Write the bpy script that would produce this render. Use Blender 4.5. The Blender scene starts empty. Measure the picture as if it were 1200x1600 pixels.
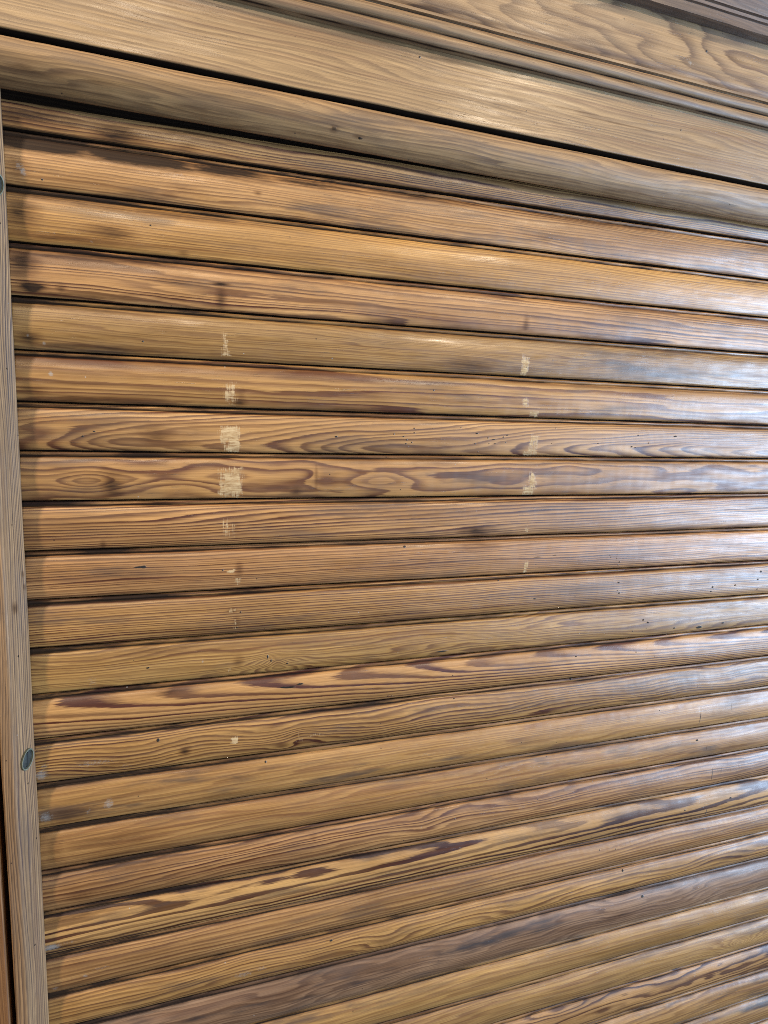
import bpy, math, random
import numpy as np
from mathutils import Matrix, Vector

scene = bpy.context.scene
COL = scene.collection

# ------------------------------------------------------------------ camera
U = 0.04                                   # pitch of the slats in metres
EYE = 1.5
cam_data = bpy.data.cameras.new('camera')
cam = bpy.data.objects.new('camera', cam_data)
COL.objects.link(cam)
R = [[0.95271, 0.01786, -0.30336], [0.02141, 0.99185, 0.12562], [0.30313, -0.12617, 0.94456]]
M = Matrix((R[0], [-a for a in R[2]], R[1])).to_4x4()
M.translation = Vector((0.0, -13.9072 * U, EYE))
cam.matrix_world = M
cam_data.sensor_fit = 'HORIZONTAL'
cam_data.sensor_width = 36.0
cam_data.lens = 970.0 / 1200.0 * 36.0
cam_data.clip_start = 0.02
cam_data.clip_end = 100.0
scene.camera = cam

# ------------------------------------------------------------------ light
world = bpy.data.worlds.new('World')
scene.world = world
world.use_nodes = True
wbg = world.node_tree.nodes['Background']
wbg.inputs[1].default_value = 0.15
_wt = world.node_tree
_tc = _wt.nodes.new('ShaderNodeTexCoord'); _sp = _wt.nodes.new('ShaderNodeSeparateXYZ'); _rp = _wt.nodes.new('ShaderNodeValToRGB')
_mr = _wt.nodes.new('ShaderNodeMapRange'); _mr.inputs[1].default_value = -1.0; _mr.inputs[2].default_value = 1.0
_wt.links.new(_tc.outputs['Generated'], _sp.inputs[0]); _wt.links.new(_sp.outputs[2], _mr.inputs[0])
_wt.links.new(_mr.outputs[0], _rp.inputs[0]); _wt.links.new(_rp.outputs[0], wbg.inputs[0])
_e = _rp.color_ramp.elements                 # dim room: dark floor, pale walls and ceiling
_e[0].position = 0.25; _e[0].color = (0.17, 0.10, 0.06, 1)
_e[1].position = 0.75; _e[1].color = (1.0, 0.93, 0.85, 1)


def area(name, loc, target, size, size_y, energy, color, shape='RECTANGLE'):
    ld = bpy.data.lights.new(name, 'AREA')
    ld.shape = shape
    ld.size = size
    if shape in ('RECTANGLE', 'ELLIPSE'):
        ld.size_y = size_y
    ld.energy = energy
    ld.color = color
    o = bpy.data.objects.new(name, ld)
    o.location = loc
    d = Vector(target) - Vector(loc)
    o.rotation_euler = d.to_track_quat('-Z', 'Y').to_euler()
    COL.objects.link(o)
    return o


WARM = (1.0, 0.84, 0.64)
COOL = (0.48, 0.70, 1.0)
area('ceiling_lamp', (-1.06, -0.90, EYE + 1.36), (0.15, 0, EYE - 0.1), 0.11, 0.11, 33, WARM, 'DISK')
area('ceiling_lamp', (-0.035 - 0.057 * 2.3, -0.025 - 0.876 * 2.3, 1.79 + 0.478 * 2.3), (0.1, 0, EYE), 0.10, 0.10, 12.0, WARM, 'DISK')
area('ceiling_lamp', (0.276 + 0.412 * 2.3, -0.025 - 0.795 * 2.3, 1.80 + 0.445 * 2.3), (0.2, 0, EYE), 0.10, 0.10, 15.0, WARM, 'DISK')
area('window_light', (2.92, -1.45, EYE - 0.18), (0.5, 0, EYE - 0.1), 1.6, 2.1, 190, COOL)

scene.view_settings.view_transform = 'Standard'
scene.view_settings.look = 'None'
scene.view_settings.exposure = 0.30
scene.view_settings.gamma = 1.0
scene.view_settings.use_curve_mapping = False
scene.cycles.use_denoising = False
scene.cycles.pixel_filter_type = 'BLACKMAN_HARRIS'
scene.cycles.filter_width = 0.95
scene.cycles.max_bounces = 5


# ------------------------------------------------------------------ material
class NT:
    """small node tree writer"""
    def __init__(self, name):
        self.m = bpy.data.materials.new(name)
        self.m.use_nodes = True
        self.t = self.m.node_tree
        self.t.nodes.clear()

    def n(self, typ, **kw):
        nd = self.t.nodes.new(typ)
        for k, v in kw.items():
            setattr(nd, k, v)
        return nd

    def put(self, sock, v):
        if v is None:
            return
        if isinstance(v, bpy.types.NodeSocket):
            self.t.links.new(v, sock)
        else:
            sock.default_value = v

    def math(self, op, a, b=None, c=None, clamp=False):
        nd = self.n('ShaderNodeMath', operation=op, use_clamp=clamp)
        for s, v in zip(nd.inputs, (a, b, c)):
            self.put(s, v)
        return nd.outputs[0]

    def mr(self, v, a, b, c=0.0, d=1.0, smooth=False):
        nd = self.n('ShaderNodeMapRange', clamp=True)
        if smooth:
            nd.interpolation_type = 'SMOOTHSTEP'
        for s, x in zip(nd.inputs, (v, a, b, c, d)):
            self.put(s, x)
        return nd.outputs[0]

    def vmul(self, v, xyz):
        nd = self.n('ShaderNodeVectorMath', operation='MULTIPLY')
        self.put(nd.inputs[0], v)
        nd.inputs[1].default_value = xyz
        return nd.outputs[0]

    def noise(self, vec, detail=2.0, rough=0.5, scale=1.0):
        nd = self.n('ShaderNodeTexNoise')
        self.put(nd.inputs['Vector'], vec)
        nd.inputs['Scale'].default_value = scale
        nd.inputs['Detail'].default_value = detail
        nd.inputs['Roughness'].default_value = rough
        return nd.outputs[0]

    def mix(self, f, a, b, blend='MIX'):
        nd = self.n('ShaderNodeMix', data_type='RGBA', blend_type=blend)
        self.put(nd.inputs[0], f)
        self.put(nd.inputs[6], a)
        self.put(nd.inputs[7], b)
        return nd.outputs[2]

    def attr(self, name):
        return self.n('ShaderNodeAttribute', attribute_name=name)


def c4(c):
    return (c[0], c[1], c[2], 1.0)


def wood(name, early, late, contrast=0.8, warp=0.45, gloss=0.36, tone_var=0.36, blotch=0.0,
         blotch_col=(0.05, 0.035, 0.03), fibre=0.30, lo=0.22, hi=0.72, spec=0.5, bump=0.5):
    t = NT(name)
    P = t.attr('grain_vec').outputs['Vector']
    ring = t.attr('ring').outputs['Fac']
    stain_shade = t.attr('stain_shade').outputs['Fac']
    scrape = t.attr('scrape').outputs['Fac']
    hole = t.attr('hole').outputs['Fac']
    paint = t.attr('paint').outputs['Fac']
    # rings wander a little and their edges are frayed by the fibres
    w1 = t.noise(t.vmul(P, (9, 70, 1)), 3, 0.55)
    w2 = t.noise(t.vmul(P, (45, 900, 1)), 2, 0.6)
    rr = t.math('ADD', ring, t.math('MULTIPLY', t.math('SUBTRACT', w1, 0.5), warp))
    rr = t.math('ADD', rr, t.math('MULTIPLY', t.math('SUBTRACT', w2, 0.5), 0.34))
    fr = t.math('FRACT', rr)
    up = t.mr(fr, lo, hi, 0, 1)
    up = t.math('POWER', up, 1.25)
    dn = t.mr(fr, 0.90, 1.0, 1, 0)
    late_f = t.math('MULTIPLY', up, dn)
    # some rings are stronger than others
    ridx = t.math('FLOOR', rr)
    wn = t.n('ShaderNodeTexWhiteNoise', noise_dimensions='1D')
    t.put(wn.inputs['W'], ridx)
    strong = t.mr(wn.outputs['Value'], 0, 1, 0.58, 1.08)
    cv = t.mr(t.noise(t.vmul(P, (5, 40, 1)), 2, 0.5), 0.3, 0.7, 0.7, 1.05)
    lf = t.math('MULTIPLY', t.math('MULTIPLY', late_f, strong), t.math('MULTIPLY', cv, contrast), clamp=True)
    col = t.mix(lf, c4(early), c4(late))
    # broad change of tone along the board
    tv = t.mr(t.noise(t.vmul(P, (4, 35, 1)), 3, 0.55), 0.25, 0.75, 1 - tone_var, 1 + tone_var * 0.65)
    tv3 = t.n('ShaderNodeCombineColor')
    t.put(tv3.inputs[0], tv)
    t.put(tv3.inputs[1], t.math('POWER', tv, 1.12))
    t.put(tv3.inputs[2], t.math('POWER', tv, 1.25))
    col = t.mix(1.0, col, tv3.outputs[0], 'MULTIPLY')
    # long red brown streaks where the wood is resinous
    rs = t.noise(t.vmul(P, (2.2, 210, 21)), 4, 0.6)
    rs2 = t.noise(t.vmul(P, (5, 30, 22)), 2, 0.5)
    rf = t.math('MULTIPLY', t.mr(rs, 0.50, 0.68, 0, 1), t.mr(rs2, 0.40, 0.62, 0.08, 0.55))
    col = t.mix(rf, col, (early[0] * .42, early[1] * .30, early[2] * .30, 1))
    # fine fibres
    f1 = t.noise(t.vmul(P, (22, 1500, 1)), 3, 0.65)
    fb = t.mr(f1, 0.25, 0.75, 1 - fibre, 1 + fibre * 0.7)
    fc = t.n('ShaderNodeCombineColor')
    for i in range(3):
        t.put(fc.inputs[i], fb)
    col = t.mix(1.0, col, fc.outputs[0], 'MULTIPLY')
    g1 = t.noise(t.vmul(P, (9, 620, 31)), 4, 0.7)
    gb = t.mr(g1, 0.30, 0.70, 0.80, 1.13)
    gc = t.n('ShaderNodeCombineColor')
    t.put(gc.inputs[0], gb); t.put(gc.inputs[1], t.math('POWER', gb, 1.15)); t.put(gc.inputs[2], t.math('POWER', gb, 1.25))
    col = t.mix(1.0, col, gc.outputs[0], 'MULTIPLY')
    f4 = t.noise(t.vmul(P, (70, 900, 33)), 2, 0.5)
    col = t.mix(t.math('MULTIPLY', t.mr(f4, 0.66, 0.74), t.mr(w1, 0.40, 0.60, 0.1, 0.5)), col, (0.05, 0.022, 0.012, 1))
    # short dark pores and scratches along the grain
    f2 = t.noise(t.vmul(P, (55, 2300, 3)), 2, 0.5)
    f3 = t.noise(t.vmul(P, (14, 90, 5)), 2, 0.5)
    pore = t.math('MULTIPLY', t.mr(f2, 0.66, 0.72), t.mr(f3, 0.48, 0.62))
    col = t.mix(t.math('MULTIPLY', pore, 0.6), col, (0.035, 0.018, 0.010, 1))
    # grey brown blotches of old varnish
    b1 = t.noise(t.vmul(P, (11, 75, 9)), 4, 0.6)
    bf = t.math('MULTIPLY', t.mr(b1, 0.48, 0.68, 0, 1, True), blotch)
    b2 = t.noise(t.vmul(P, (3.3, 22, 13)), 3, 0.55)
    bf = t.math('MULTIPLY', bf, t.mr(b2, 0.40, 0.62, 0.15, 1.0))
    col = t.mix(bf, col, c4(blotch_col))
    # grime and painted shade
    sn = t.noise(t.vmul(P, (60, 420, 7)), 4, 0.65)
    sn2 = t.noise(t.vmul(P, (14, 160, 8)), 4, 0.65)
    sf = t.math('ADD', stain_shade, t.math('MULTIPLY', t.math('SUBTRACT', sn, 0.5), 0.55))
    sf = t.math('ADD', sf, t.math('MULTIPLY', t.math('SUBTRACT', sn2, 0.5), 0.75))
    sf = t.math('MULTIPLY', t.mr(sf, 0.12, 0.85), t.mr(stain_shade, 0.03, 0.22))
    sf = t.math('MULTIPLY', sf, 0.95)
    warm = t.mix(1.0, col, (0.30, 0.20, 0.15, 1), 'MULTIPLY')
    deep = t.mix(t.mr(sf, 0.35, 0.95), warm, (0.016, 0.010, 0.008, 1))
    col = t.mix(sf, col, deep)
    # scraped places where bare pale wood shows: vertical file strokes
    k1 = t.noise(t.vmul(P, (1400, 60, 11)), 3, 0.7)
    k2 = t.noise(t.vmul(P, (120, 700, 12)), 3, 0.7)
    kk = t.math('ADD', scrape, t.math('MULTIPLY', t.math('SUBTRACT', k1, 0.5), 2.0))
    kk = t.math('ADD', kk, t.math('MULTIPLY', t.math('SUBTRACT', k2, 0.5), 0.9))
    kk = t.math('ADD', kk, t.math('MULTIPLY', t.math('SUBTRACT', t.noise(t.vmul(P, (170, 130, 14)), 2, 0.6), 0.5), 1.1))
    kf = t.math('MULTIPLY', t.mr(kk, 0.42, 0.68), t.mr(scrape, 0.10, 0.4, 0, 0.9))
    pale = t.mix(t.mr(k2, 0.35, 0.65), (0.30, 0.17, 0.065, 1), (0.58, 0.42, 0.22, 1))
    col = t.mix(kf, col, pale)
    # rubbed paint or plaster flecks
    pk = t.math('ADD', paint, t.math('MULTIPLY', t.math('SUBTRACT', t.noise(t.vmul(P, (500, 900, 15)), 4, 0.7), 0.5), 1.6))
    pf = t.math('MULTIPLY', t.mr(pk, 0.40, 0.95), t.mr(paint, 0.05, 0.3))
    col = t.mix(t.math('MULTIPLY', pf, 0.55), col, (0.36, 0.36, 0.34, 1))
    # small dark and pale specks
    vo = t.n('ShaderNodeTexVoronoi')
    t.put(vo.inputs['Vector'], t.vmul(P, (1, 1, 1)))
    vo.inputs['Scale'].default_value = 70
    vs = t.n('ShaderNodeSeparateColor')
    t.put(vs.inputs[0], vo.outputs['Color'])
    spk = t.math('MULTIPLY', t.mr(vo.outputs['Distance'], 0.030, 0.055, 1, 0), t.mr(vs.outputs[0], 0.70, 0.72))
    col = t.mix(t.math('MULTIPLY', spk, 0.85), col, (0.02, 0.012, 0.01, 1))
    spk2 = t.math('MULTIPLY', t.mr(vo.outputs['Distance'], 0.025, 0.045, 1, 0), t.mr(vs.outputs[1], 0.90, 0.92))
    col = t.mix(t.math('MULTIPLY', spk2, 0.55), col, (0.45, 0.42, 0.38, 1))
    # worm holes
    hf = t.mr(hole, 0.8, 1.15, 1, 0)
    col = t.mix(hf, col, (0.008, 0.006, 0.005, 1))
    # roughness
    r1 = t.noise(t.vmul(P, (18, 200, 17)), 4, 0.6)
    ro = t.mr(r1, 0.3, 0.7, gloss + 0.00, gloss + 0.22)
    ro = t.math('ADD', ro, t.math('MULTIPLY', kf, 0.4))
    ro = t.math('ADD', ro, t.math('MULTIPLY', sf, 0.15))
    ro = t.math('ADD', ro, t.math('MULTIPLY', hf, 0.4), clamp=True)
    # relief
    h = t.math('MULTIPLY', lf, 0.00007)
    h = t.math('ADD', h, t.math('MULTIPLY', f1, 0.00004))
    h = t.math('ADD', h, t.math('MULTIPLY', w1, 0.00010))
    h = t.math('SUBTRACT', h, t.math('MULTIPLY', pore, 0.00012))
    h = t.math('SUBTRACT', h, t.math('MULTIPLY', hf, 0.0006))
    h = t.math('SUBTRACT', h, t.math('MULTIPLY', kf, 0.0001))
    bp = t.n('ShaderNodeBump')
    bp.inputs['Strength'].default_value = bump
    bp.inputs['Distance'].default_value = 1.0
    t.put(bp.inputs['Height'], h)
    bs = t.n('ShaderNodeBsdfPrincipled')
    t.put(bs.inputs['Base Color'], col)
    t.put(bs.inputs['Roughness'], ro)
    t.put(bs.inputs['Specular IOR Level'], t.math('MULTIPLY', t.math('SUBTRACT', 1.0, t.math('MULTIPLY', sf, 0.85)), spec))
    t.put(bs.inputs['Normal'], bp.outputs[0])
    t.put(bs.inputs['Coat Weight'], t.math('MULTIPLY', t.math('SUBTRACT', 1.0, sf), t.mr(r1, 0.35, 0.65, 0.22, 0.04)))
    t.put(bs.inputs['Coat Roughness'], t.math('MULTIPLY', ro, 0.62))
    t.put(bs.inputs['Coat Normal'], bp.outputs[0])
    out = t.n('ShaderNodeOutputMaterial')
    t.put(out.inputs[0], bs.outputs[0])
    return t.m


def plain(name, col, rough, metal=0.0, nscale=400.0, nvar=0.35):
    t = NT(name)
    tc = t.n('ShaderNodeTexCoord')
    n1 = t.noise(tc.outputs['Object'], 4, 0.6, nscale)
    c = t.mix(t.mr(n1, 0.3, 0.7), c4([x * (1 - nvar) for x in col]), c4([min(1, x * (1 + nvar)) for x in col]))
    bs = t.n('ShaderNodeBsdfPrincipled')
    t.put(bs.inputs['Base Color'], c)
    t.put(bs.inputs['Roughness'], t.mr(n1, 0.3, 0.7, rough - 0.1, rough + 0.15))
    bs.inputs['Metallic'].default_value = metal
    out = t.n('ShaderNodeOutputMaterial')
    t.put(out.inputs[0], bs.outputs[0])
    return t.m


# ------------------------------------------------------------------ grain fields (numpy)
class Wave:
    """smooth 2-D noise: a sum of plane waves; x, v in metres"""
    def __init__(self, seed, lx, lv, n=10):
        r = np.random.RandomState(seed)
        self.kx = r.normal(0, 1, n) * 2 * math.pi / lx
        self.kv = r.normal(0, 1, n) * 2 * math.pi / lv
        self.ph = r.uniform(0, 2 * math.pi, n)
        self.n = n

    def __call__(self, x, v):
        s = np.zeros(np.broadcast(x, v).shape)
        for a, b, p in zip(self.kx, self.kv, self.ph):
            s = s + np.sin(a * x + b * v + p)
        return s * math.sqrt(2.0 / self.n) * 0.7


def gauss(x, v, cx, cv, sx, sv):
    return np.exp(-((x - cx) / sx) ** 2 - ((v - cv) / sv) ** 2)


def straight(sp, seed, slope=0.0, wav=0.5, lx=0.35, lv=0.05, grad=0.0):
    W = Wave(seed, lx, lv)
    W2 = Wave(seed + 77, 0.08, 0.02)
    off = (seed * 7.31) % 17
    W3 = Wave(seed + 33, 2.0, .014)

    def f(x, v):
        s = v / sp * (1 + grad * v / 0.04) + slope * x + off
        return s + wav * W(x, v) + 0.12 * wav * W2(x, v) + 0.38 * W3(x, v)
    return f


def cath(vc, z0, zs, sp, seed, wav=0.4, x0=0.0, vsl=0.0, steps=0.0, lx=0.22, ky=1.0):
    """flat sawn board: arches round the line v = vc"""
    W = Wave(seed, lx, 0.03)
    W2 = Wave(seed + 5, 0.07, 0.02)

    def f(x, v):
        z = z0 + zs * (x - x0) + steps * np.sin(x * 28 + seed)
        d = ky * (v - (vc + vsl * x))
        return np.sqrt(d * d + z * z) / sp + wav * W(x, v) + 0.2 * wav * W2(x, v) + seed % 9
    return f


def knots(base, ks):
    def f(x, v):
        s = base(x, v)
        for (cx, cv, sx, sv, amp) in ks:
            s = s + amp * gauss(x, v, cx * 1e-3, cv * 1e-3, sx * 1e-3, sv * 1e-3)
        return s
    return f


# ------------------------------------------------------------------ mesh from a profile swept along x (or another axis)
def sweep(name, s_arr, prof, wv, mat, parent, frame, ringf, seed, features=None, closed=True, jitter=0.0, v0=0.0, sharp=35):
    """prof: list of (a, b); position = frame(s, a, b). wv: grain coordinate across the board for each profile point"""
    a = np.array([p[0] for p in prof]); b = np.array([p[1] for p in prof]); wv = np.array(wv)
    ns, npf = len(s_arr), len(prof)
    S = np.repeat(s_arr[:, None], npf, 1)
    A = np.repeat(a[None, :], ns, 0); B = np.repeat(b[None, :], ns, 0); V = np.repeat(wv[None, :], ns, 0)
    if jitter:
        J1 = Wave(seed + 900, 0.25, 0.08); J2 = Wave(seed + 901, 0.04, 0.03); J3 = Wave(seed + 902, 0.012, 0.03)
        B = B + jitter * (J1(S, V) + 0.22 * J2(S, V) + 0.05 * J3(S, V))
        A = A + jitter * (0.6 * J1(S * 1.3 + 3, 0 * V) + 0.22 * J2(S + 5, V) + 0.12 * J3(S + 2, V))
    co = np.stack(frame(S, A, B), -1).reshape(-1, 3)
    idx = np.arange(ns * npf).reshape(ns, npf)
    if closed:
        j2 = np.roll(np.arange(npf), -1); j1 = np.arange(npf)
    else:
        j1 = np.arange(npf - 1); j2 = j1 + 1
    q = np.stack([idx[:-1][:, j1], idx[:-1][:, j2], idx[1:][:, j2], idx[1:][:, j1]], -1).reshape(-1, 4)
    nq = len(q)
    loops = q.reshape(-1)
    starts = np.arange(nq) * 4
    if closed:
        loops = np.concatenate([loops, idx[0][::-1], idx[-1]])
        starts = np.concatenate([starts, [nq * 4, nq * 4 + npf]])
    me = bpy.data.meshes.new(name)
    me.vertices.add(len(co)); me.vertices.foreach_set('co', co.astype(np.float32).ravel())
    me.loops.add(len(loops)); me.loops.foreach_set('vertex_index', loops.astype(np.int32))
    me.polygons.add(len(starts)); me.polygons.foreach_set('loop_start', starts.astype(np.int32))
    me.update(calc_edges=True)
    me.validate()
    X, VV = S.ravel(), V.ravel()

    def put(nm, arr):
        at = me.attributes.new(nm, 'FLOAT', 'POINT'); at.data.foreach_set('value', np.asarray(arr, np.float32).ravel())
    put('ring', ringf(X, VV))
    gv = np.stack([X + seed * 1.37, VV + seed * 0.61, np.full_like(X, seed * 3.17)], -1)
    at = me.attributes.new('grain_vec', 'FLOAT_VECTOR', 'POINT'); at.data.foreach_set('vector', gv.astype(np.float32).ravel())
    stain_shade = np.zeros_like(X); scrape = np.zeros_like(X); paint = np.zeros_like(X); hole = np.full_like(X, 9.0)
    F = features or {}
    SW1 = Wave(seed + 700, .012, .006); SW2 = Wave(seed + 701, .006, .012)
    for (cx, cv, sx, sv, k) in F.get('stain_shade', []):
        stain_shade = np.maximum(stain_shade, k * gauss(X, VV, cx * 1e-3, cv * 1e-3, sx * 1e-3, sv * 1e-3))
    if 'edge' in F:                      # joint grime, and shade painted into gaps, grooves and under mouldings
        stain_shade = np.maximum(stain_shade, F['edge'](X, VV))
    for (cx, cv, w, hh, k) in F.get('scrape', []):
        px_ = X - cx * 1e-3 + (.04 * w + .25) * 1e-3 * SW1(X, VV); pv_ = VV - cv * 1e-3 + (.03 * hh + .3) * 1e-3 * SW2(X, VV)
        d = ((np.abs(px_) / (w * .52e-3)) ** 6 + (np.abs(pv_) / (hh * .54e-3)) ** 6) ** (1 / 6)
        scrape = np.maximum(scrape, k * np.clip(1.5 - d * 0.95, 0, 1))
    for (cx, cv, sx, sv, k) in F.get('paint', []):
        paint = np.maximum(paint, k * gauss(X, VV, cx * 1e-3, cv * 1e-3, sx * 1e-3, sv * 1e-3))
    for h in F.get('hole', []):
        cx, cv = h[0], h[1]; rx = h[2] if len(h) > 2 else 1.0; rv = h[3] if len(h) > 3 else 0.75
        d = np.sqrt(((X - cx * 1e-3) / (rx * 1e-3)) ** 2 + ((VV - cv * 1e-3) / (rv * 1e-3)) ** 2)
        hole = np.minimum(hole, d)
    put('stain_shade', stain_shade); put('scrape', scrape); put('paint', paint); put('hole', np.minimum(hole, 3))
    me.polygons.foreach_set('use_smooth', np.ones(len(me.polygons), bool))
    me.set_sharp_from_angle(angle=math.radians(sharp))
    me.materials.append(mat)
    o = bpy.data.objects.new(name, me)
    COL.objects.link(o)
    if parent:
        o.parent = parent
        o.matrix_parent_inverse = Matrix.Translation(-parent.location)
    return o


def thing(name, label, cat, loc):
    o = bpy.data.objects.new(name, None)
    o.empty_display_size = 0.05
    o.location = loc
    o['label'] = label; o['category'] = cat; o['kind'] = 'thing'
    COL.objects.link(o)
    return o


JX = -3.085 * U                               # where the jamb meets the slats
def wx(x): return JX + x                      # local x along a slat -> world
def wz(k): return EYE + (6.4934 - k) * U      # k pitches below the first joint -> world height


# x stations: finer close to the camera
def stations(x0, x1, d0, d1):
    s = [x0]
    while s[-1] < x1:
        f = min(1, max(0, (s[-1] - x0) / (x1 - x0)))
        s.append(s[-1] + d0 + (d1 - d0) * f)
    return np.array(s)


# ------------------------------------------------------------------ the roller shutter
E0 = (0.398, 0.208, 0.068); L0 = (0.080, 0.024, 0.011)
K = [1.001, 1.992, 3.006, 4.002, 5.013, 6.005, 6.967, 7.975, 8.994, 10.011, 11.03, 12.021, 13.006, 13.992, 15.018,
     16.011, 16.98, 18.016, 18.975, 19.877, 21.016, 22.051, 23.055, 24.05, 25.05, 26.05, 27.05]
HOLES = {
 2: [(23.6, 5.6)], 3: [(100.1, 21.4)], 5: [(92.1, 11.0), (475, 17, .7, 3)],
 6: [(347.5, 21.7)],
 7: [(254.0, 15.2, 1.5, .8), (309.0, 18.6), (329.3, 24.4), (329.4, 20.2), (318.6, 16.4), (321.9, 13.5), (321.3, 9.9), (327.1, 11.2),
     (324.0, 7.0, .8, .6), (356.9, 15.9, .8, .5), (348.1, 24.9, .8, .5), (377.3, 26.1, .9, .6), (392.9, 11.0), (394.5, 21.0, 2, .6), (408.2, 11.3, .8, .7), (414.5, 11.4),
     (406.5, 16.9), (412.8, 15.7, 1.6, .6), (423.3, 17.8), (426.4, 12.8, .8, .7), (427.5, 19.8), (396.7, 3.0, .8, .6), (534.1, 13.2), (584.1, 22.8, 1.6, .6), (598.1, 14.9),
     (633.1, 22.4, 2.4, .8), (582.0, 9.9), (577.0, 10.5, 1.6, .8), (478.2, 12.3, .8, .6), (483.2, 28.0, .8, .6), (53.4, 15.5), (44.8, 11.3)],
 10: [(558.7, 15.7), (559.7, 13.5), (567.3, 11.8, .9, .6), (571.8, 7.4, 1.2, .9), (571.3, 3.8), (323.4, 32.5, 1.6, 1), (85, 24, 6, .7), (88, 24, 2, 1.3),
      (470, 17, 7, .5), (490, 18, 4, .5), (153, 18)],
 11: [(572.0, 25.3, 1.6, .8), (570.2, 16.8, .9, .7), (573.0, 13.8, 1.6, 1), (570.1, 7.5), (466.9, 13.8), (469.2, 13.7), (702.3, 13.0, 1.5, 1.2),
      (701.0, 7.8, 1.5, 1), (735.5, 13.5, 1.6, 1), (769.0, 18.7, 1.6, .9), (773.8, 27.8, 1.8, 1.2), (770.5, 6.9, 1.6, .9), (426.3, 34.4), (168, 20), (165, 6)],
 12: [(608.2, 20.5, 1.6, 1), (614.6, 17.0, 1.6, 1), (613.4, 10.5), (595.4, 8.1), (652.8, 7.4, 2, .9), (723.4, 8.2, 2, 1.1), (688.8, 5.4, 4.5, 1.6), (89.2, 15.2, 1.6, .8),
      (192, 16, .8, 2.2), (195, 12, .8, 1.6), (365, 5, 7, .8), (210, 8, 1, 1)],
 13: [(377.4, 19.0), (523.0, 25.2, 1.6, .7), (601.0, 23.3), (309.4, 4.2), (313.4, 3.7), (212, 24, 6, .8), (222, 26, 3.5, .8), (206, 24.5, 3, .7)],
 14: [(520.8, 38.1, 1.5, 1.5), (381.2, 32.1), (96, 27, 1.4, 1.6)],
 15: [(641.4, 29.4), (190, 33, 1, 1.2)], 17: [(385.6, 19.9)], 19: [(572.4, 26.2), (593.8, 23.6)],
 20: [(608.0, 28.2, 1.4, 1.4), (255, 26, 1.8, .9)], 21: [(638.1, 34.7, 2.2, 1.4)], 22: [(727.0, 19.1)],
 16: [(700, 25, 2.2, 1)], 18: [(690, 18, 1.4, 1), (760, 22, 2, 1)],
}
SCRAPE = {
 5: [(157.3, 13.5, 4.5, 15, .75), (157.6, 5.5, 8, 4, .8), (443.8, 8.3, 7.5, 17, .78)],
 6: [(161.1, 11.5, 9, 15, .68), (446, 14, 8, 7, .7), (457.2, 2.9, 8.8, 5.5, .9)],
 7: [(160, 15, 14.5, 12, 1.05), (163, 6, 11, 12, .85), (457.6, 10.1, 8.5, 17, .78), (453, 2, 10, 3, .8)],
 8: [(161, 13, 16, 21, 1.1), (458.5, 14, 8, 15, .78), (455, 5, 11, 9, .78)],
 9: [(156, 15, 5, 14, .45), (160, 13, 9, 16, .36), (455.1, 7.1, 4.4, 9.2, .55)],
 10: [(160, 16.8, 7, 2.6, .9), (166, 7, 6, 6, .55), (456.7, 6.3, 3.8, 11, .85)],
 11: [(161, 22, 6, 4, .55), (163, 12, 2.5, 7, .75), (164, 6, 5, 3, .4)],
 12: [(158.5, 9.0, 3, 11, .6)],
 14: [(161.6, 18, 5.5, 6, .75), (222, 13, 6, 8, .5), (235, 14, 26, 4, .35)],
}
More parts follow.
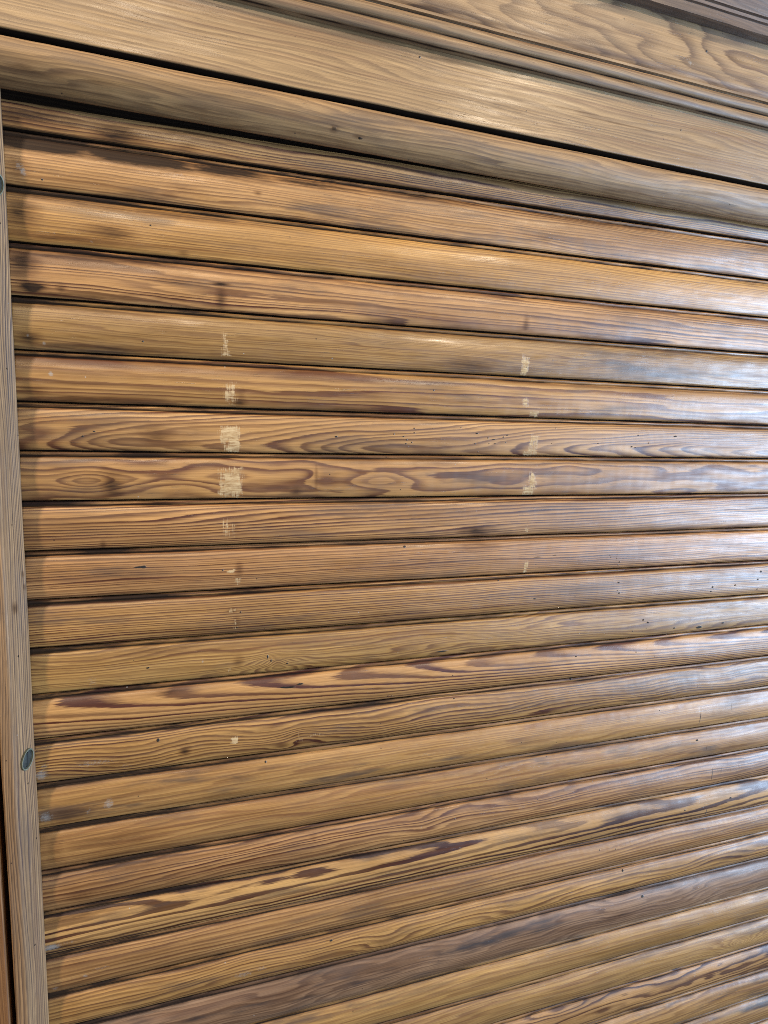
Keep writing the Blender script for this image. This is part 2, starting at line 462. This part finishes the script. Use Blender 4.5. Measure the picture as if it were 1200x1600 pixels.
STAIN_SHADE = {
 1: [(78, 5, 24, 9, .8), (10, 10, 50, 12, .7), (130, 14, 100, 4, .6), (130, 3, 14, 4, .5), (300, 14, 300, 3, .5)],  # smudges, plus the shade under the bead painted in
 2: [(20, 32, 60, 9, 1.3), (90, 31, 60, 8, 1.25), (160, 31, 50, 7, 1.0), (230, 31, 60, 5, .8), (330, 33, 90, 3.5, .8), (520, 33, 90, 3, .7), (8, 12, 10, 12, .5), (115, 6, 8, 4, .4), (185, 16, 4, 2.5, .6), (125, 11, 18, 5, .35)],  # dark heartwood band; its left end paints in the header's shadow
 3: [(70, 12, 22, 7, .65), (8, 20, 14, 16, .7), (110, 32, 90, 3, .6), (50, 4, 60, 3, .6), (30, 34, 60, 3, .7), (125, 3, 6, 2.5, .6)],
 4: [(13.5, 6, 12, 6, 1.0), (60, 3, 90, 3, .7), (60, 33, 90, 4, .75), (8, 24, 12, 14, .7), (110, 6, 40, 5, .45), (120, 20, 30, 8, .3), (33.5, 5.5, 5, 5, .65), (154.1, 10, 6, 10, .75), (154, 21, 9, 1.6, 1.0), (442.9, 8.2, 4, 11, .55)],
 5: [(10, 8, 10, 8, .7), (70, 4, 80, 3, .55), (40, 33, 80, 2.5, .6), (384.9, 7.6, 34, 7, .6), (120, 20, 60, 12, .25), (150, 4, 14, 5, .35), (440, 5, 22, 5, .35)],
 6: [(10, 6, 12, 10, .55), (60, 3, 60, 2.5, .5), (168, 4, 8, 4, .7), (170, 10, 5, 8, .4)],
 7: [(101, 14, 16, 9, .65), (120, 7, 20, 4, .5), (357.9, 8.0, 22, 4, .3)],
 8: [(66, 12, 9, 14, .7), (60, 26, 8, 3, .5), (218, 6, 6, 5, .6), (236, 19, 2, 13, .5)],
 9: [(398.8, 5.3, 22, 6, .75), (164, 13, 6, 11, .3), (57, 3, 3, 5, .6)],
 10: [(403.2, 29, 30, 6, .5), (167, 18, 4, 8, .5)],
 11: [(165, 12, 4, 7, .5), (161, 22, 5, 4, .4)],
 12: [(91.7, 31, 40, 6, .45), (166, 14, 6, 6, .6), (201, 9, 7, 5, .4)],
 13: [(106, 31, 18, 4, .55), (214, 24.5, 16, 3, .35)],
 14: [(60, 9, 60, 6, .4), (118, 14, 6, 5, .8), (232, 13, 30, 6, .3)],
 15: [(20, 8, 22, 12, .5), (120, 6, 80, 3, .5), (200, 27, 25, 3, .45), (400, 13, 40, 3, .35), (480, 15, 30, 3, .3)],
 16: [(60, 18, 50, 10, .4), (90, 5, 90, 3, .45), (10, 16, 10, 16, .4)],
 17: [(236, 26, 5, 4, .5), (100, 31, 90, 4, .35), (30, 12, 20, 9, .3)],
 18: [(15, 8, 30, 6, .45), (60, 4, 80, 3, .4), (25, 33, 50, 3, .6)], 19: [(20, 6, 30, 6, .4), (110, 5, 90, 3, .35)], 20: [(20, 5, 40, 4, .45), (120, 4, 60, 3, .4), (15, 28, 25, 6, .35)],
 22: [(120, 5, 120, 4, .4)], 23: [(200, 5, 150, 4, .4)],
 21: [(200, 22, 200, 12, .30), (600, 16, 160, 7, .45), (330, 24, 60, 5, .35)],
}
for k_, lst in {15: (690, 742), 14: (690,), 16: (702, 760), 17: (712,), 18: (720,), 19: (727,)}.items():
    pass
CRACK = {14: [(692, 12, .6, 9)], 15: [(701, 14, .6, 10), (748, 22, .6, 9)], 16: [(715, 14, .7, 10), (765, 20, .5, 8)], 17: [(727, 16, .7, 9), (741, 20, .5, 6)],
         18: [(724, 8, .6, 6)], 19: [(730, 10, .6, 9)]}
PAINT = {
 2: [(8, 13, 3, 5, .6), (11, 9, 3, 5, .75), (120, 22, 14, 1.6, .5)], 3: [(30, 8, 4, 2, .5), (56, 4, 3, 1.2, .6)],
 6: [(24, 21, 2, 2, 1.1)], 5: [(20, 5, 1.5, 1.5, .9), (9, 10, 1.5, 1.5, .6)],
 14: [(3.2, 8.6, 6, 6, .85), (45.3, 13.8, 22, 4, .5), (70, 7, 12, 4, .4), (6, 17, 4, 3, .6)],
 15: [(5.0, 11.7, 6, 6, .8), (54.2, 15, 5, 6, .8), (38, 11, 3, 5, .5)],
 18: [(3.9, 9.5, 9, 4, 1.0), (20, 11, 9, 2, .5)], 20: [(168, 13, 14, 4, .6), (185, 15, 8, 3, .55)], 19: [(30, 13, 3, 2, .7), (43, 17, 12, 2, .5), (5, 6, 4, 3, .6)],
 12: [(45, 7, 6, 6, .45), (135, 17, 1.4, 3, .7)],
}
# slat: (ring field, early colour, latewood colour, contrast, gloss, blotch, knots)
S = {}
def slat_style(i, f, early=E0, late=L0, **kw): S[i] = (f, early, late, kw)
def tint(c, k, g=1.0, b=1.0): return (c[0] * k, c[1] * k * g, c[2] * k * b)
slat_style(1, straight(.0029, 11, 2, .4), tint(E0, .95), L0, contrast=1.0, warp=.5)
slat_style(2, knots(straight(.0026, 12, 3, .5), [(330, 36, 90, 6, -1.6), (560, 36, 90, 6, 1.6)]), tint(E0, 1.0), L0, contrast=.6, gloss=.33, blotch=.3)
slat_style(3, straight(.0021, 13, 4, .4), tint(E0, 1.12, 1.0, .92), tint(L0, 1.2), contrast=.5, gloss=.33)
slat_style(4, straight(.0032, 14, 5, .45, grad=-.25), tint(E0, 1.05), L0, contrast=.85)
slat_style(5, straight(.0023, 15, 5, .9), tint(E0, .92, 1.05, 1.1), tint(L0, 1.1), contrast=.5, gloss=.29, blotch=.45)
slat_style(6, straight(.0066, 16, 1, .35, lx=.35), tint(E0, 1.10), tint(L0, 1.25), contrast=.8, gloss=.29, warp=.6)
slat_style(7, knots(cath(.006, .105, -.12, .0045, 17, .4, ky=2.4), [(290, 5, 60, 9, -1.5), (70, 8, 30, 7, -1.4)]), tint(E0, 1.05), tint(L0, 1.05), contrast=.85)
slat_style(8, knots(cath(.016, .012, .012, .0056, 18, .55, lx=.2), [(47, 14, 20, 9, -2.2), (300, 16, 36, 9, 2.0), (242, 17, 14, 9, 1.1), (118, 12, 34, 9, 1.2),
           (440, 24, 70, 8, -1.1), (580, 8, 70, 9, 1.0), (730, 24, 90, 8, -1.0)]), tint(E0, 1.0), tint(L0, 1.1), contrast=.75)
slat_style(9, straight(.0029, 19, -9, .5), tint(E0, 1.12), tint(L0, 1.0), contrast=.95)
slat_style(10, straight(.0023, 20, -3, .4), tint(E0, 1.08), tint(L0, 1.0), contrast=.85, warp=.5)
slat_style(11, straight(.0022, 21, -3, .4), tint(E0, 1.07), tint(L0, 1.0), contrast=.9, warp=.5)
slat_style(12, knots(straight(.0030, 22, -4, .8, lx=.2), [(202, 9, 22, 11, -3.2), (201, 9, 7, 5, -2.0), (95, 4, 60, 7, 1.0), (640, 4, 60, 8, 1.5)]), tint(E0, 1.0, 1.03), tint(L0, 1.15), contrast=.62)
slat_style(13, cath(.031, .062, -.062, .0047, 23, .16, ky=2.0), tint(E0, 1.12), tint(L0, .95, .9), contrast=1.15, lo=.36, hi=.66, warp=.5)
slat_style(14, knots(straight(.0034, 24, -2, .8, lx=.18), [(223, 16, 16, 7, -1.6), (205, 5, 12, 5, 1.2)]), tint(E0, .92), tint(L0, .95), contrast=.9)
slat_style(15, straight(.0042, 25, -7, .7), tint(E0, 1.02), tint(L0, 1.6), contrast=.4, blotch=.4)
slat_style(16, straight(.0038, 26, -5, .8), tint(E0, .92), tint(L0, 1.6), contrast=.45, blotch=.55)
slat_style(17, knots(straight(.0037, 27, -4, .9, lx=.2), [(350, 17, 26, 14, 1.4)]), tint(E0, 1.0), tint(L0, 1.0), contrast=.85)
slat_style(18, knots(cath(.029, .003, .043, .0068, 28, .22, steps=.0006, ky=1.55), [(110, 32, 30, 6, .5), (240, 33, 36, 6, -.6)]), tint(E0, 1.10, 1.02, 1.05), tint(L0, .70, 1.0, 1.1), contrast=1.2, lo=.40, hi=.56)
slat_style(19, straight(.0040, 29, -5, .4), tint(E0, 1.02), tint(L0, 1.2), contrast=.65)
slat_style(20, knots(straight(.0038, 30, -4, .8, lx=.2), [(311, 14, 22, 12, 1.7)]), tint(E0, 1.02), tint(L0, 1.05), contrast=.75)
slat_style(21, straight(.0050, 31, -6, 1.1, lx=.18), (.265, .150, .074), (.085, .040, .022), contrast=.6, blotch=.9, tone_var=.45)
slat_style(22, straight(.0052, 32, -3, .7), tint(E0, .95, 1.03), tint(L0, 1.6), contrast=.35, blotch=.3)
slat_style(23, knots(straight(.0045, 33, -4, .7), [(800, 14, 40, 12, 4.0), (800, 14, 14, 6, 3.0)]), tint(E0, .95, 1.03), tint(L0, 1.5), contrast=.4, blotch=.3)
slat_style(24, knots(cath(.027, .004, .016, .0105, 34, .5, ky=1.6), [(527, 34, 50, 6, 1.4), (680, 34, 60, 7, 1.2)]), tint(E0, 1.0), tint(L0, .75), contrast=1.1, lo=.40, hi=.72)
slat_style(25, straight(.0046, 35, -5, .8), tint(E0, .9), tint(L0, 1.1), contrast=.5, blotch=.5)
slat_style(26, straight(.0050, 36, -5, .7), tint(E0, .85, 1.03), tint(L0, 1.3), contrast=.5, blotch=.6)
slat_style(27, straight(.0044, 37, -5, .7), tint(E0, .9), tint(L0, 1.2), contrast=.5, blotch=.4)

SLAT_LABEL = {
 1: 'topmost slat, mostly hidden under the bead, with even dark grain lines',
 2: 'slat with a dark brown band and painted header shadow along its upper edge',
 6: 'slat with widely spaced grain and one broad brown line',
 7: 'slat peppered with worm holes and a pale scraped patch',
 8: 'slat with swirling knots and the largest pale scraped patch',
 9: 'slat with bold even pinstripe grain',
 12: 'slat with a small curled knot and worm holes to its right',
 13: 'slat with a row of dark arched grain along its upper edge',
 14: 'rough wavy grained slat with whitish scuffs beside the jamb',
 18: 'slat with long black brown flames of grain and pale streaks',
 21: 'dull grey brown slat, darkest of all',
 24: 'slat with dark purple brown flames towards the right',
}


def face_profile(h, rnd, ds=1.0, deep=False):
    """closed outline of one slat, (height above its lower edge, distance to the front), metres, upper back first; h = pitch"""
    ht = h - 0.0056                           # top of the rounded face
    pr, wv = [], []
    def add(y, z, v=None):
        pr.append((y, z)); wv.append(y if v is None else v)
    add(0.0080, -0.0120, -.014)
    add(0.0080, -0.0078, -.010)
    add(0.0000, -0.0076, -.009)
    add(0.0000, -0.0018, -.002)
    n = 40
    a1 = rnd.uniform(11, 14) + 12 * (1 - ds); a2 = rnd.uniform(15, 20)
    us = np.linspace(-1, 1, 401)
    slope = np.tan(np.radians(a1 * us + a2 * np.sign(us) * np.abs(us) ** 3.5))
    zz = -np.cumsum(slope) * (2 / 400) * ht / 2
    zz -= zz[0]
    for i in range(n + 1):
        u = -1 + 2 * i / n
        y = ht / 2 + u * ht / 2
        z = float(np.interp(u, us, zz))
        e = 1 - abs(u)
        if e < 0.05:
            z -= 0.0006 * (1 - e / 0.05) ** 2     # worn arris
        add(y, z)
    if deep:                                  # the first slat runs up into the dark slot under the header
        for dy, z in ((.0003, -.0030), (.0008, -.0120), (.0200, -.0125), (.0200, -.0140), (.0060, -.0145)):
            add(ht + dy, z)
        return pr, wv, ht
    for dy, z in ((.0003, -.0014), (.0007, -.0022), (.0012, -.0019), (.0020, -.0012), (.0029, -.0011), (.0037, -.0016), (.0043, -.0028), (.0047, -.0075), (.0100, -.0085), (.0100, -.0108), (.0060, -.0118)):
        add(ht + dy, z if z < -.007 else z * ds)
    return pr, wv, ht


rnd = random.Random(5)
X_END = 0.98
xs = stations(-0.012, X_END, 0.0010, 0.0019)
shutter = thing('roller_shutter', 'roll-down shutter of rounded varnished pine slats with dark joints, worm holes and pale scrapes',
                'shutter', (wx(X_END / 2), 0, wz(K[-1])))
for i, k in enumerate(K):
    n = i + 1
    top = K[i - 1] if i else k - 0.62
    h = (k - top) * U
    low_f = min(1.0, max(0.0, (n - 10) / 5.0))        # the lower slats close up tighter
    pr, wv, ht = face_profile(h, rnd, 1.0 - .55 * low_f, n == 1)
    f, early, late, kw = S[n]
    kw = dict(kw)
    early = tint(early, rnd.uniform(.92, 1.12), rnd.uniform(.975, 1.02), rnd.uniform(.94, 1.08))
    kw['blotch'] = min(1.0, kw.get('blotch', .2) + .32); kw['contrast'] = min(1.15, kw.get('contrast', .8) * 1.15 + .05)
    mat = wood('varnished_pine', early, late, **kw)
    ew = Wave(400 + n, 0.09, 0.02); ew2 = Wave(500 + n, 0.5, 0.05)

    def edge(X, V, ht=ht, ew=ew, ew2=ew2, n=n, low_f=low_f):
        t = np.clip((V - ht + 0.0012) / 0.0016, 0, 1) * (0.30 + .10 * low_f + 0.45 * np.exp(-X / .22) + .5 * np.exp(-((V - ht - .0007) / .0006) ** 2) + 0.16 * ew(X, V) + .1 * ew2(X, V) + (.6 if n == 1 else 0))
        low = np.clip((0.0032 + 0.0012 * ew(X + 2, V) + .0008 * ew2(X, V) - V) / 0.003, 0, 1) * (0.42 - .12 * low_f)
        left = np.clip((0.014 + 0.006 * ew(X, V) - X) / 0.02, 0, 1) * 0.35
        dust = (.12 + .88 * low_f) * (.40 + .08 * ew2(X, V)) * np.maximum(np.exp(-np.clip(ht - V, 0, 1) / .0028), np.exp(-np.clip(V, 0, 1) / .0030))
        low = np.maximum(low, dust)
        slot = (V < -0.0005) * 1.0  # slot faces blackened: dark old finish, with gap shade painted in
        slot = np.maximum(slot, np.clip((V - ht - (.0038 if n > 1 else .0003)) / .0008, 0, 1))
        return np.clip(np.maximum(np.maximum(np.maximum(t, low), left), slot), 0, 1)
    feats = dict(hole=HOLES.get(n, []) + CRACK.get(n, []), scrape=SCRAPE.get(n, []), stain_shade=STAIN_SHADE.get(n, []), paint=PAINT.get(n, []), edge=edge)
    dz = rnd.uniform(-0.0006, 0.0006)
    zb = wz(k)
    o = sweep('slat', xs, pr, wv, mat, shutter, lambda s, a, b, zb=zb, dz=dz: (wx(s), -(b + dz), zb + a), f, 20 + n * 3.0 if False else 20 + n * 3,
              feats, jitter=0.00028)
    if n in SLAT_LABEL:
        o['label'] = SLAT_LABEL[n]

# ------------------------------------------------------------------ the jamb on the left
def rounded(pts, r, n=5):
    """round the corners listed as (a, b, radius or None)"""
    out = []
    m = len(pts)
    for i, p in enumerate(pts):
        rr = p[2] if len(p) > 2 else r
        P = Vector(p[:2]); A = Vector(pts[i - 1][:2]); B = Vector(pts[(i + 1) % m][:2])
        if not rr:
            out.append(tuple(P)); continue
        da = (A - P).normalized(); db = (B - P).normalized()
        L = min(rr, (A - P).length * .45, (B - P).length * .45)
        s, e = P + da * L, P + db * L
        for j in range(n + 1):
            t = j / n
            q = s * (1 - t) ** 2 + P * 2 * t * (1 - t) + e * t * t
            out.append(tuple(q))
    return out


def dense(pts, step):
    out = []
    m = len(pts)
    for i in range(m):
        a = Vector(pts[i]); b = Vector(pts[(i + 1) % m])
        k = max(1, int(round((b - a).length / step)))
        for j in range(k):
            out.append(tuple(a + (b - a) * (j / k)))
    return out


def arclen(pts, start=0):
    w = [0.0]
    for a, b in zip(pts[:-1], pts[1:]):
        w.append(w[-1] + (Vector(b) - Vector(a)).length)
    return w


EJ = (0.310, 0.176, 0.080); LJ = (0.070, 0.038, 0.026)
zt, zlow = wz(-0.2), wz(K[-1])
jamb = thing('door_jamb', 'upright pine jamb with splayed inner face, weathered grey brown, two sunk screws', 'jamb', (wx(-0.012), 0, zlow))
pj = rounded([(0.0, 0.0045, .0008), (-0.0109, 0.024, .0022), (-0.0205, 0.0245, .002), (-0.0212, -0.010, 0), (-0.0135, -0.010, 0), (-0.0135, 0.0045, 0)], .001)
pj = dense(pj, 0.0011)
ys = stations(0.0, zt - zlow, 0.0022, 0.0022)
jw = Wave(61, .12, .02)
mj = wood('weathered_pine', EJ, LJ, contrast=.95, gloss=.62, spec=.3, warp=.8, fibre=.5, bump=.8, blotch=.35, blotch_col=(.10, .085, .08), tone_var=.25)
feat_j = dict(stain_shade=[((zt - zlow) * 1e3 - 410, 14, 5, 3, .6), ((zt - zlow) * 1e3 - 385, 4, 3, 2, .6), ((zt - zlow) * 1e3 - 396, 3, 3, 1.5, .6)],
              hole=[((zt - zlow) * 1e3 - a, b, 1.2, .8) for a, b in ((120, 8), (150, 12), (225, 9), (345, 12), (352, 6), (450, 13), (495, 7), (530, 5), (560, 10), (612, 4), (705, 12))])
sweep('post', ys, pj, arclen(pj), mj, jamb, lambda s, a, b: (wx(a), -b, zlow + s), straight(.0024, 41, 3, .9, lx=.3), 141, feat_j, jitter=.00015)

metal = plain('dull_metal', (.030, .032, .026), .6, .25)
metal_d = plain('screw_slot', (.012, .013, .012), .7, .2)
rimm = plain('brass_rim', (.13, .135, .095), .6, .15)


def lathe(name, prof, mat, parent, mw, seg=28, slot=False):
    import bmesh
    bm = bmesh.new()
    rings = []
    for (r, z) in prof:
        if r < 1e-6:
            rings.append([bm.verts.new(mw @ Vector((0, 0, z)))])
        else:
            rings.append([bm.verts.new(mw @ Vector((r * math.cos(2 * math.pi * j / seg), r * math.sin(2 * math.pi * j / seg), z))) for j in range(seg)])
    for a, b in zip(rings[:-1], rings[1:]):
        for j in range(seg):
            j2 = (j + 1) % seg
            if len(a) == 1: bm.faces.new((a[0], b[j], b[j2]))
            elif len(b) == 1: bm.faces.new((a[j], b[0], a[j2]))
            else: bm.faces.new((a[j], b[j], b[j2], a[j2]))
    bmesh.ops.recalc_face_normals(bm, faces=bm.faces)
    me = bpy.data.meshes.new(name); bm.to_mesh(me); bm.free()
    me.polygons.foreach_set('use_smooth', np.ones(len(me.polygons), bool))
    me.set_sharp_from_angle(angle=math.radians(30))
    me.materials.append(mat)
    o = bpy.data.objects.new(name, me); COL.objects.link(o)
    if parent:
        o.parent = parent
        if parent.parent is None:
            o.matrix_parent_inverse = Matrix.Translation(-parent.location)
    return o


nrm = Vector((0.0195, -0.0109, 0)).normalized()     # splay normal, world (x, y)
for kk, dd in ((13.26, .0072), (2.15, .0074)):
    c = Vector((wx(-0.0109 * .45), -(0.0045 + .0195 * .45), wz(kk))) + nrm * 0.0013
    xa = Vector((0, 0, 1)); xa = (xa + Vector((nrm.y, -nrm.x, 0)) * -.45).normalized()
    ya = nrm.cross(xa)
    mw = Matrix((xa, ya, nrm)).transposed().to_4x4(); mw.translation = c
    sc = Matrix.Diagonal((1.2, .82, 1, 1))
    mw = mw @ sc
    r = dd
    head = lathe('screw', [(r, -.004), (r, .0003), (r * .95, .0006), (r * .88, .0004), (r * .86, -.0010)], rimm, jamb, mw)
    hd = lathe('screw_head', [(r * .87, -.0010), (r * .6, -.0005), (r * .3, -.0003), (0, -.0002)], metal, head, mw)
    import bmesh
    bm = bmesh.new()
    bmesh.ops.create_cube(bm, size=1.0, matrix=mw @ Matrix.Translation((0, 0, -.0003)) @ Matrix.Rotation(.5, 4, 'Z') @ Matrix.Diagonal((r * 1.45, r * .2, .0008, 1)))
    me = bpy.data.meshes.new('slot'); bm.to_mesh(me); bm.free(); me.materials.append(metal_d)
    so = bpy.data.objects.new('slot', me); COL.objects.link(so); so.parent = head

# side board beyond the gap
side = rounded([(-0.0252, 0.0240, .0015), (-0.0252, -0.0098, 0), (-0.1400, -0.0098, 0), (-0.1400, 0.0240, .002)], .001)
side = dense(side, 0.0016)
ms = wood('dark_pine', (.27, .125, .045), (.09, .035, .018), contrast=.7, gloss=.40, blotch=.3)
so = sweep('casing_board', ys, side, arclen(side), ms, None, lambda s, a, b: (wx(a), -b, zlow + s), straight(.003, 43, 3, .7), 151, {}, jitter=.0002)
so['label'] = 'dark brown upright casing board left of the jamb, across a narrow black gap'
so['category'] = 'board'; so['kind'] = 'thing'

# ------------------------------------------------------------------ the head of the opening
HX0, HX1 = -0.16, 1.08
hs = stations(HX0, HX1, 0.0022, 0.0034)
def K2(y): return -y              # helper: y up in pitches -> k
head = thing('door_header', 'moulded pine header over the shutter, with rounded bead, flat board, reeds and frieze', 'header', (wx(.45), 0, wz(K2(-.6))))
EH = (0.322, 0.198, 0.094); LH = (0.100, 0.050, 0.024)
TILT = -0.0147                             # the header has settled a little to the right
def fr(s, a, b): return (wx(s), -b, wz(0) + a + TILT * (wx(s) - 4.1 * U))
def pt(y, z, r=0): return (y * U, z * U, r)


# bead: rounded nosing
bd = [(y * U, z * U) for y, z in [(-.34, -.25), (-.46, .10), (-.515, .16), (-.545, .205), (-.555, .25), (-.548, .29), (-.50, .365), (-.42, .455), (-.33, .53), (-.245, .585), (-.17, .622), (-.10, .643)]]
for y, z in [(-.03, .650), (.05, .646), (.12, .625), (.158, .60), (.166, .565), (.166, .2), (.166, -.25)]:
    bd.append((y * U, z * U))
bd = dense(bd, .0013)
mb = wood('varnished_pine_bead', tint(EH, 1.08, .94, .80), LH, contrast=.75, gloss=.47, blotch=.5, tone_var=.3)
wv = arclen(bd)
v_top = next(w for w, p in zip(wv, bd) if p[0] > .150 * U and p[1] < .602 * U)
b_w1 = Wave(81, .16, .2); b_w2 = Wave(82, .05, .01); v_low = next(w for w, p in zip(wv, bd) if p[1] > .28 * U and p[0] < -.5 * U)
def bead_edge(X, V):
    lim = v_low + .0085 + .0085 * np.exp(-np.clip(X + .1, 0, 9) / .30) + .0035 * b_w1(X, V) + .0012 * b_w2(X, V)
    heart_shade = np.clip((lim - V) / .003, 0, 1) * (.27 + .32 * np.exp(-np.clip(X + .05, 0, 9) / .12))  # heartwood tone with the shade of the bead's underside painted in
    return np.maximum(np.maximum(np.clip((V - v_top) / .0008, 0, 1), np.clip((v_low - .004 - V) / .002, 0, 1)), heart_shade)  # groove above the bead gets its shade from painted black
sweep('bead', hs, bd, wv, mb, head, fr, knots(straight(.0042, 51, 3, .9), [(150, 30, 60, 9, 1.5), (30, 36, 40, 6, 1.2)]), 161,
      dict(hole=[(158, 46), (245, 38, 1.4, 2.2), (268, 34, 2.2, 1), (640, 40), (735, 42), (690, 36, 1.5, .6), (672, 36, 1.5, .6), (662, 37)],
           stain_shade=[(40, 38, 60, 6, .35), (245, 37, 4, 3, .7), (266, 35, 6, 2, .6), (-20, 30, 70, 14, .3)],
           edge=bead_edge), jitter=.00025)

# flat board
mbo = wood('varnished_pine_board', tint(EH, 1.08, 1.0, .93), LH, contrast=.62, gloss=.35, blotch=.15, tone_var=.25, warp=.45)
bo = dense(rounded([pt(.289, -.25), pt(.289, .60, .0012), pt(1.70, .60), pt(1.70, -.25)], 0), .0016)
wv = arclen(bo)
vb0 = .85 * U * 1000          # arc length where the front face begins, mm
b_st = Wave(71, .25, .02)
sweep('board', hs, bo, wv, mbo, head, fr, straight(.0035, 53, 6, .6, lx=.4, lv=.08), 171,
      dict(hole=[(a, vb0 + b, r, r * .8) for a, b, r in ((590, 33, 1.5), (574, 39, 1.1), (420, 20, .9), (690, 8, 1.2), (317, 43, 1.3), (44, 35, 1.6), (41, 38, 1.3), (10, 22, 1), (235, 35, .8))],
           stain_shade=[(335, vb0 + 47, 30, 4, .45), (520, vb0 + 26, 60, .9, .5), (470, vb0 + 29, 40, .8, .5), (330, vb0 + 10, 16, 7, .2)],
           edge=lambda X, V: np.maximum(np.clip((vb0 * 1e-3 - .0006 - V) / .0008, 0, 1), 1.0 * np.clip((V - vb0 * 1e-3 - .046 + .003 * b_st(X, V)) / .008, 0, 1) * .42)), jitter=.0002)  # groove shade and soft shadow below the moulding, both painted in

# reeded moulding
md = [pt(1.572, -.25), pt(1.572, .66), pt(1.585, .735)]
for i in range(9):                                   # lower reed
    t = math.radians(-70 + 140 * i / 8)
    md.append(pt(1.700 + .118 * math.sin(t), .715 + .085 * math.cos(t)))
md.append(pt(1.835, .735))
for i in range(9):                                   # upper reed
    t = math.radians(-65 + 150 * i / 8)
    md.append(pt(1.955 + .112 * math.sin(t), .765 + .075 * math.cos(t)))
md += [pt(2.085, .745), pt(2.115, .745), pt(2.118, .80), pt(2.170, .80), pt(2.185, .785), pt(2.185, -.25)]
md = dense([m[:2] for m in md], .0012)
mm = wood('varnished_pine_moulding', tint(EH, .88), LH, contrast=.6, gloss=.47, blotch=.4)
wv = arclen(md)
m_st = Wave(73, .12, .01)
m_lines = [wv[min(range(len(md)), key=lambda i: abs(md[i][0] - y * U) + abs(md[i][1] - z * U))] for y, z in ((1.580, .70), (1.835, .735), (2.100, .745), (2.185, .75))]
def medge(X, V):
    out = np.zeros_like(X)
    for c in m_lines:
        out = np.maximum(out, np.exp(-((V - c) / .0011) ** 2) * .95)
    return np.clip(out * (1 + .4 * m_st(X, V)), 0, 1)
sweep('moulding', hs, md, wv, mm, head, fr, straight(.0033, 55, 3, .8), 181, dict(edge=medge, paint=[(500, 45, 12, 1.5, .45), (560, 52, 8, 1.5, .4)]), jitter=.0002)

# frieze board with a shallow cove at its foot
fz = [pt(2.1855, -.25), pt(2.1855, .735), pt(2.23, .725), pt(2.29, .735), pt(2.36, .75), pt(3.80, .75), pt(3.80, -.25)]
fz = dense([m[:2] for m in fz], .0017)
mf = wood('varnished_pine_frieze', tint(EH, 1.0, 1.0, 1.0), tint(LH, .95), contrast=1.0, gloss=.36, blotch=.3, lo=.25, hi=.85)
wv = arclen(fz)
vf0 = (.985 + .18) * U
sweep('frieze_board', hs, fz, wv, mf, head, fr, knots(cath(vf0 + .036, .02, -.17, .0085, 57, .5, x0=.72, lx=.3), [(690, vf0 * 1e3 + 40, 60, 16, 1.2)]), 191,
      dict(hole=[(608, vf0 * 1e3 + 22, 1.5, 1.2)], paint=[(590, vf0 * 1e3 + 8, 3, 3, .8), (640, vf0 * 1e3 + 48, 1.5, 1.5, 1.0)],
           edge=lambda X, V: np.exp(-((V - vf0 + .004) / .0035) ** 2) * (.45 + .15 * m_st(X, V))), jitter=.0002)

# cornice above the frieze
cz = [pt(3.43, .752), pt(3.43, .96), pt(3.445, 1.0), pt(3.64, 1.02), pt(3.66, .97), pt(3.69, .97), pt(3.70, 1.02), pt(3.76, 1.03), pt(3.78, .99),
      pt(3.80, .99), pt(3.81, 1.05), pt(5.2, 1.35), pt(5.2, .752)]
cz = dense([m[:2] for m in cz], .002)
mc = wood('dark_pine_cornice', (.16, .10, .065), (.06, .035, .025), contrast=.6, gloss=.36, blotch=.5)
wv = arclen(cz)
sweep('cornice', hs, cz, wv, mc, head, fr, straight(.004, 59, 3, .8), 201, {}, jitter=.0002)

# wall behind everything
import bmesh
bm = bmesh.new()
bmesh.ops.create_cube(bm, size=1.0, matrix=Matrix.Translation((wx(.45), .030, (zlow + wz(-5)) / 2)) @ Matrix.Diagonal((1.26, .03, wz(-5.0) - zlow + .0, 1)))
me = bpy.data.meshes.new('wall'); bm.to_mesh(me); bm.free()
me.materials.append(plain('dark_wall', (.03, .024, .02), .9, 0, 30))
w = bpy.data.objects.new('wall', me); COL.objects.link(w)
w['kind'] = 'structure'
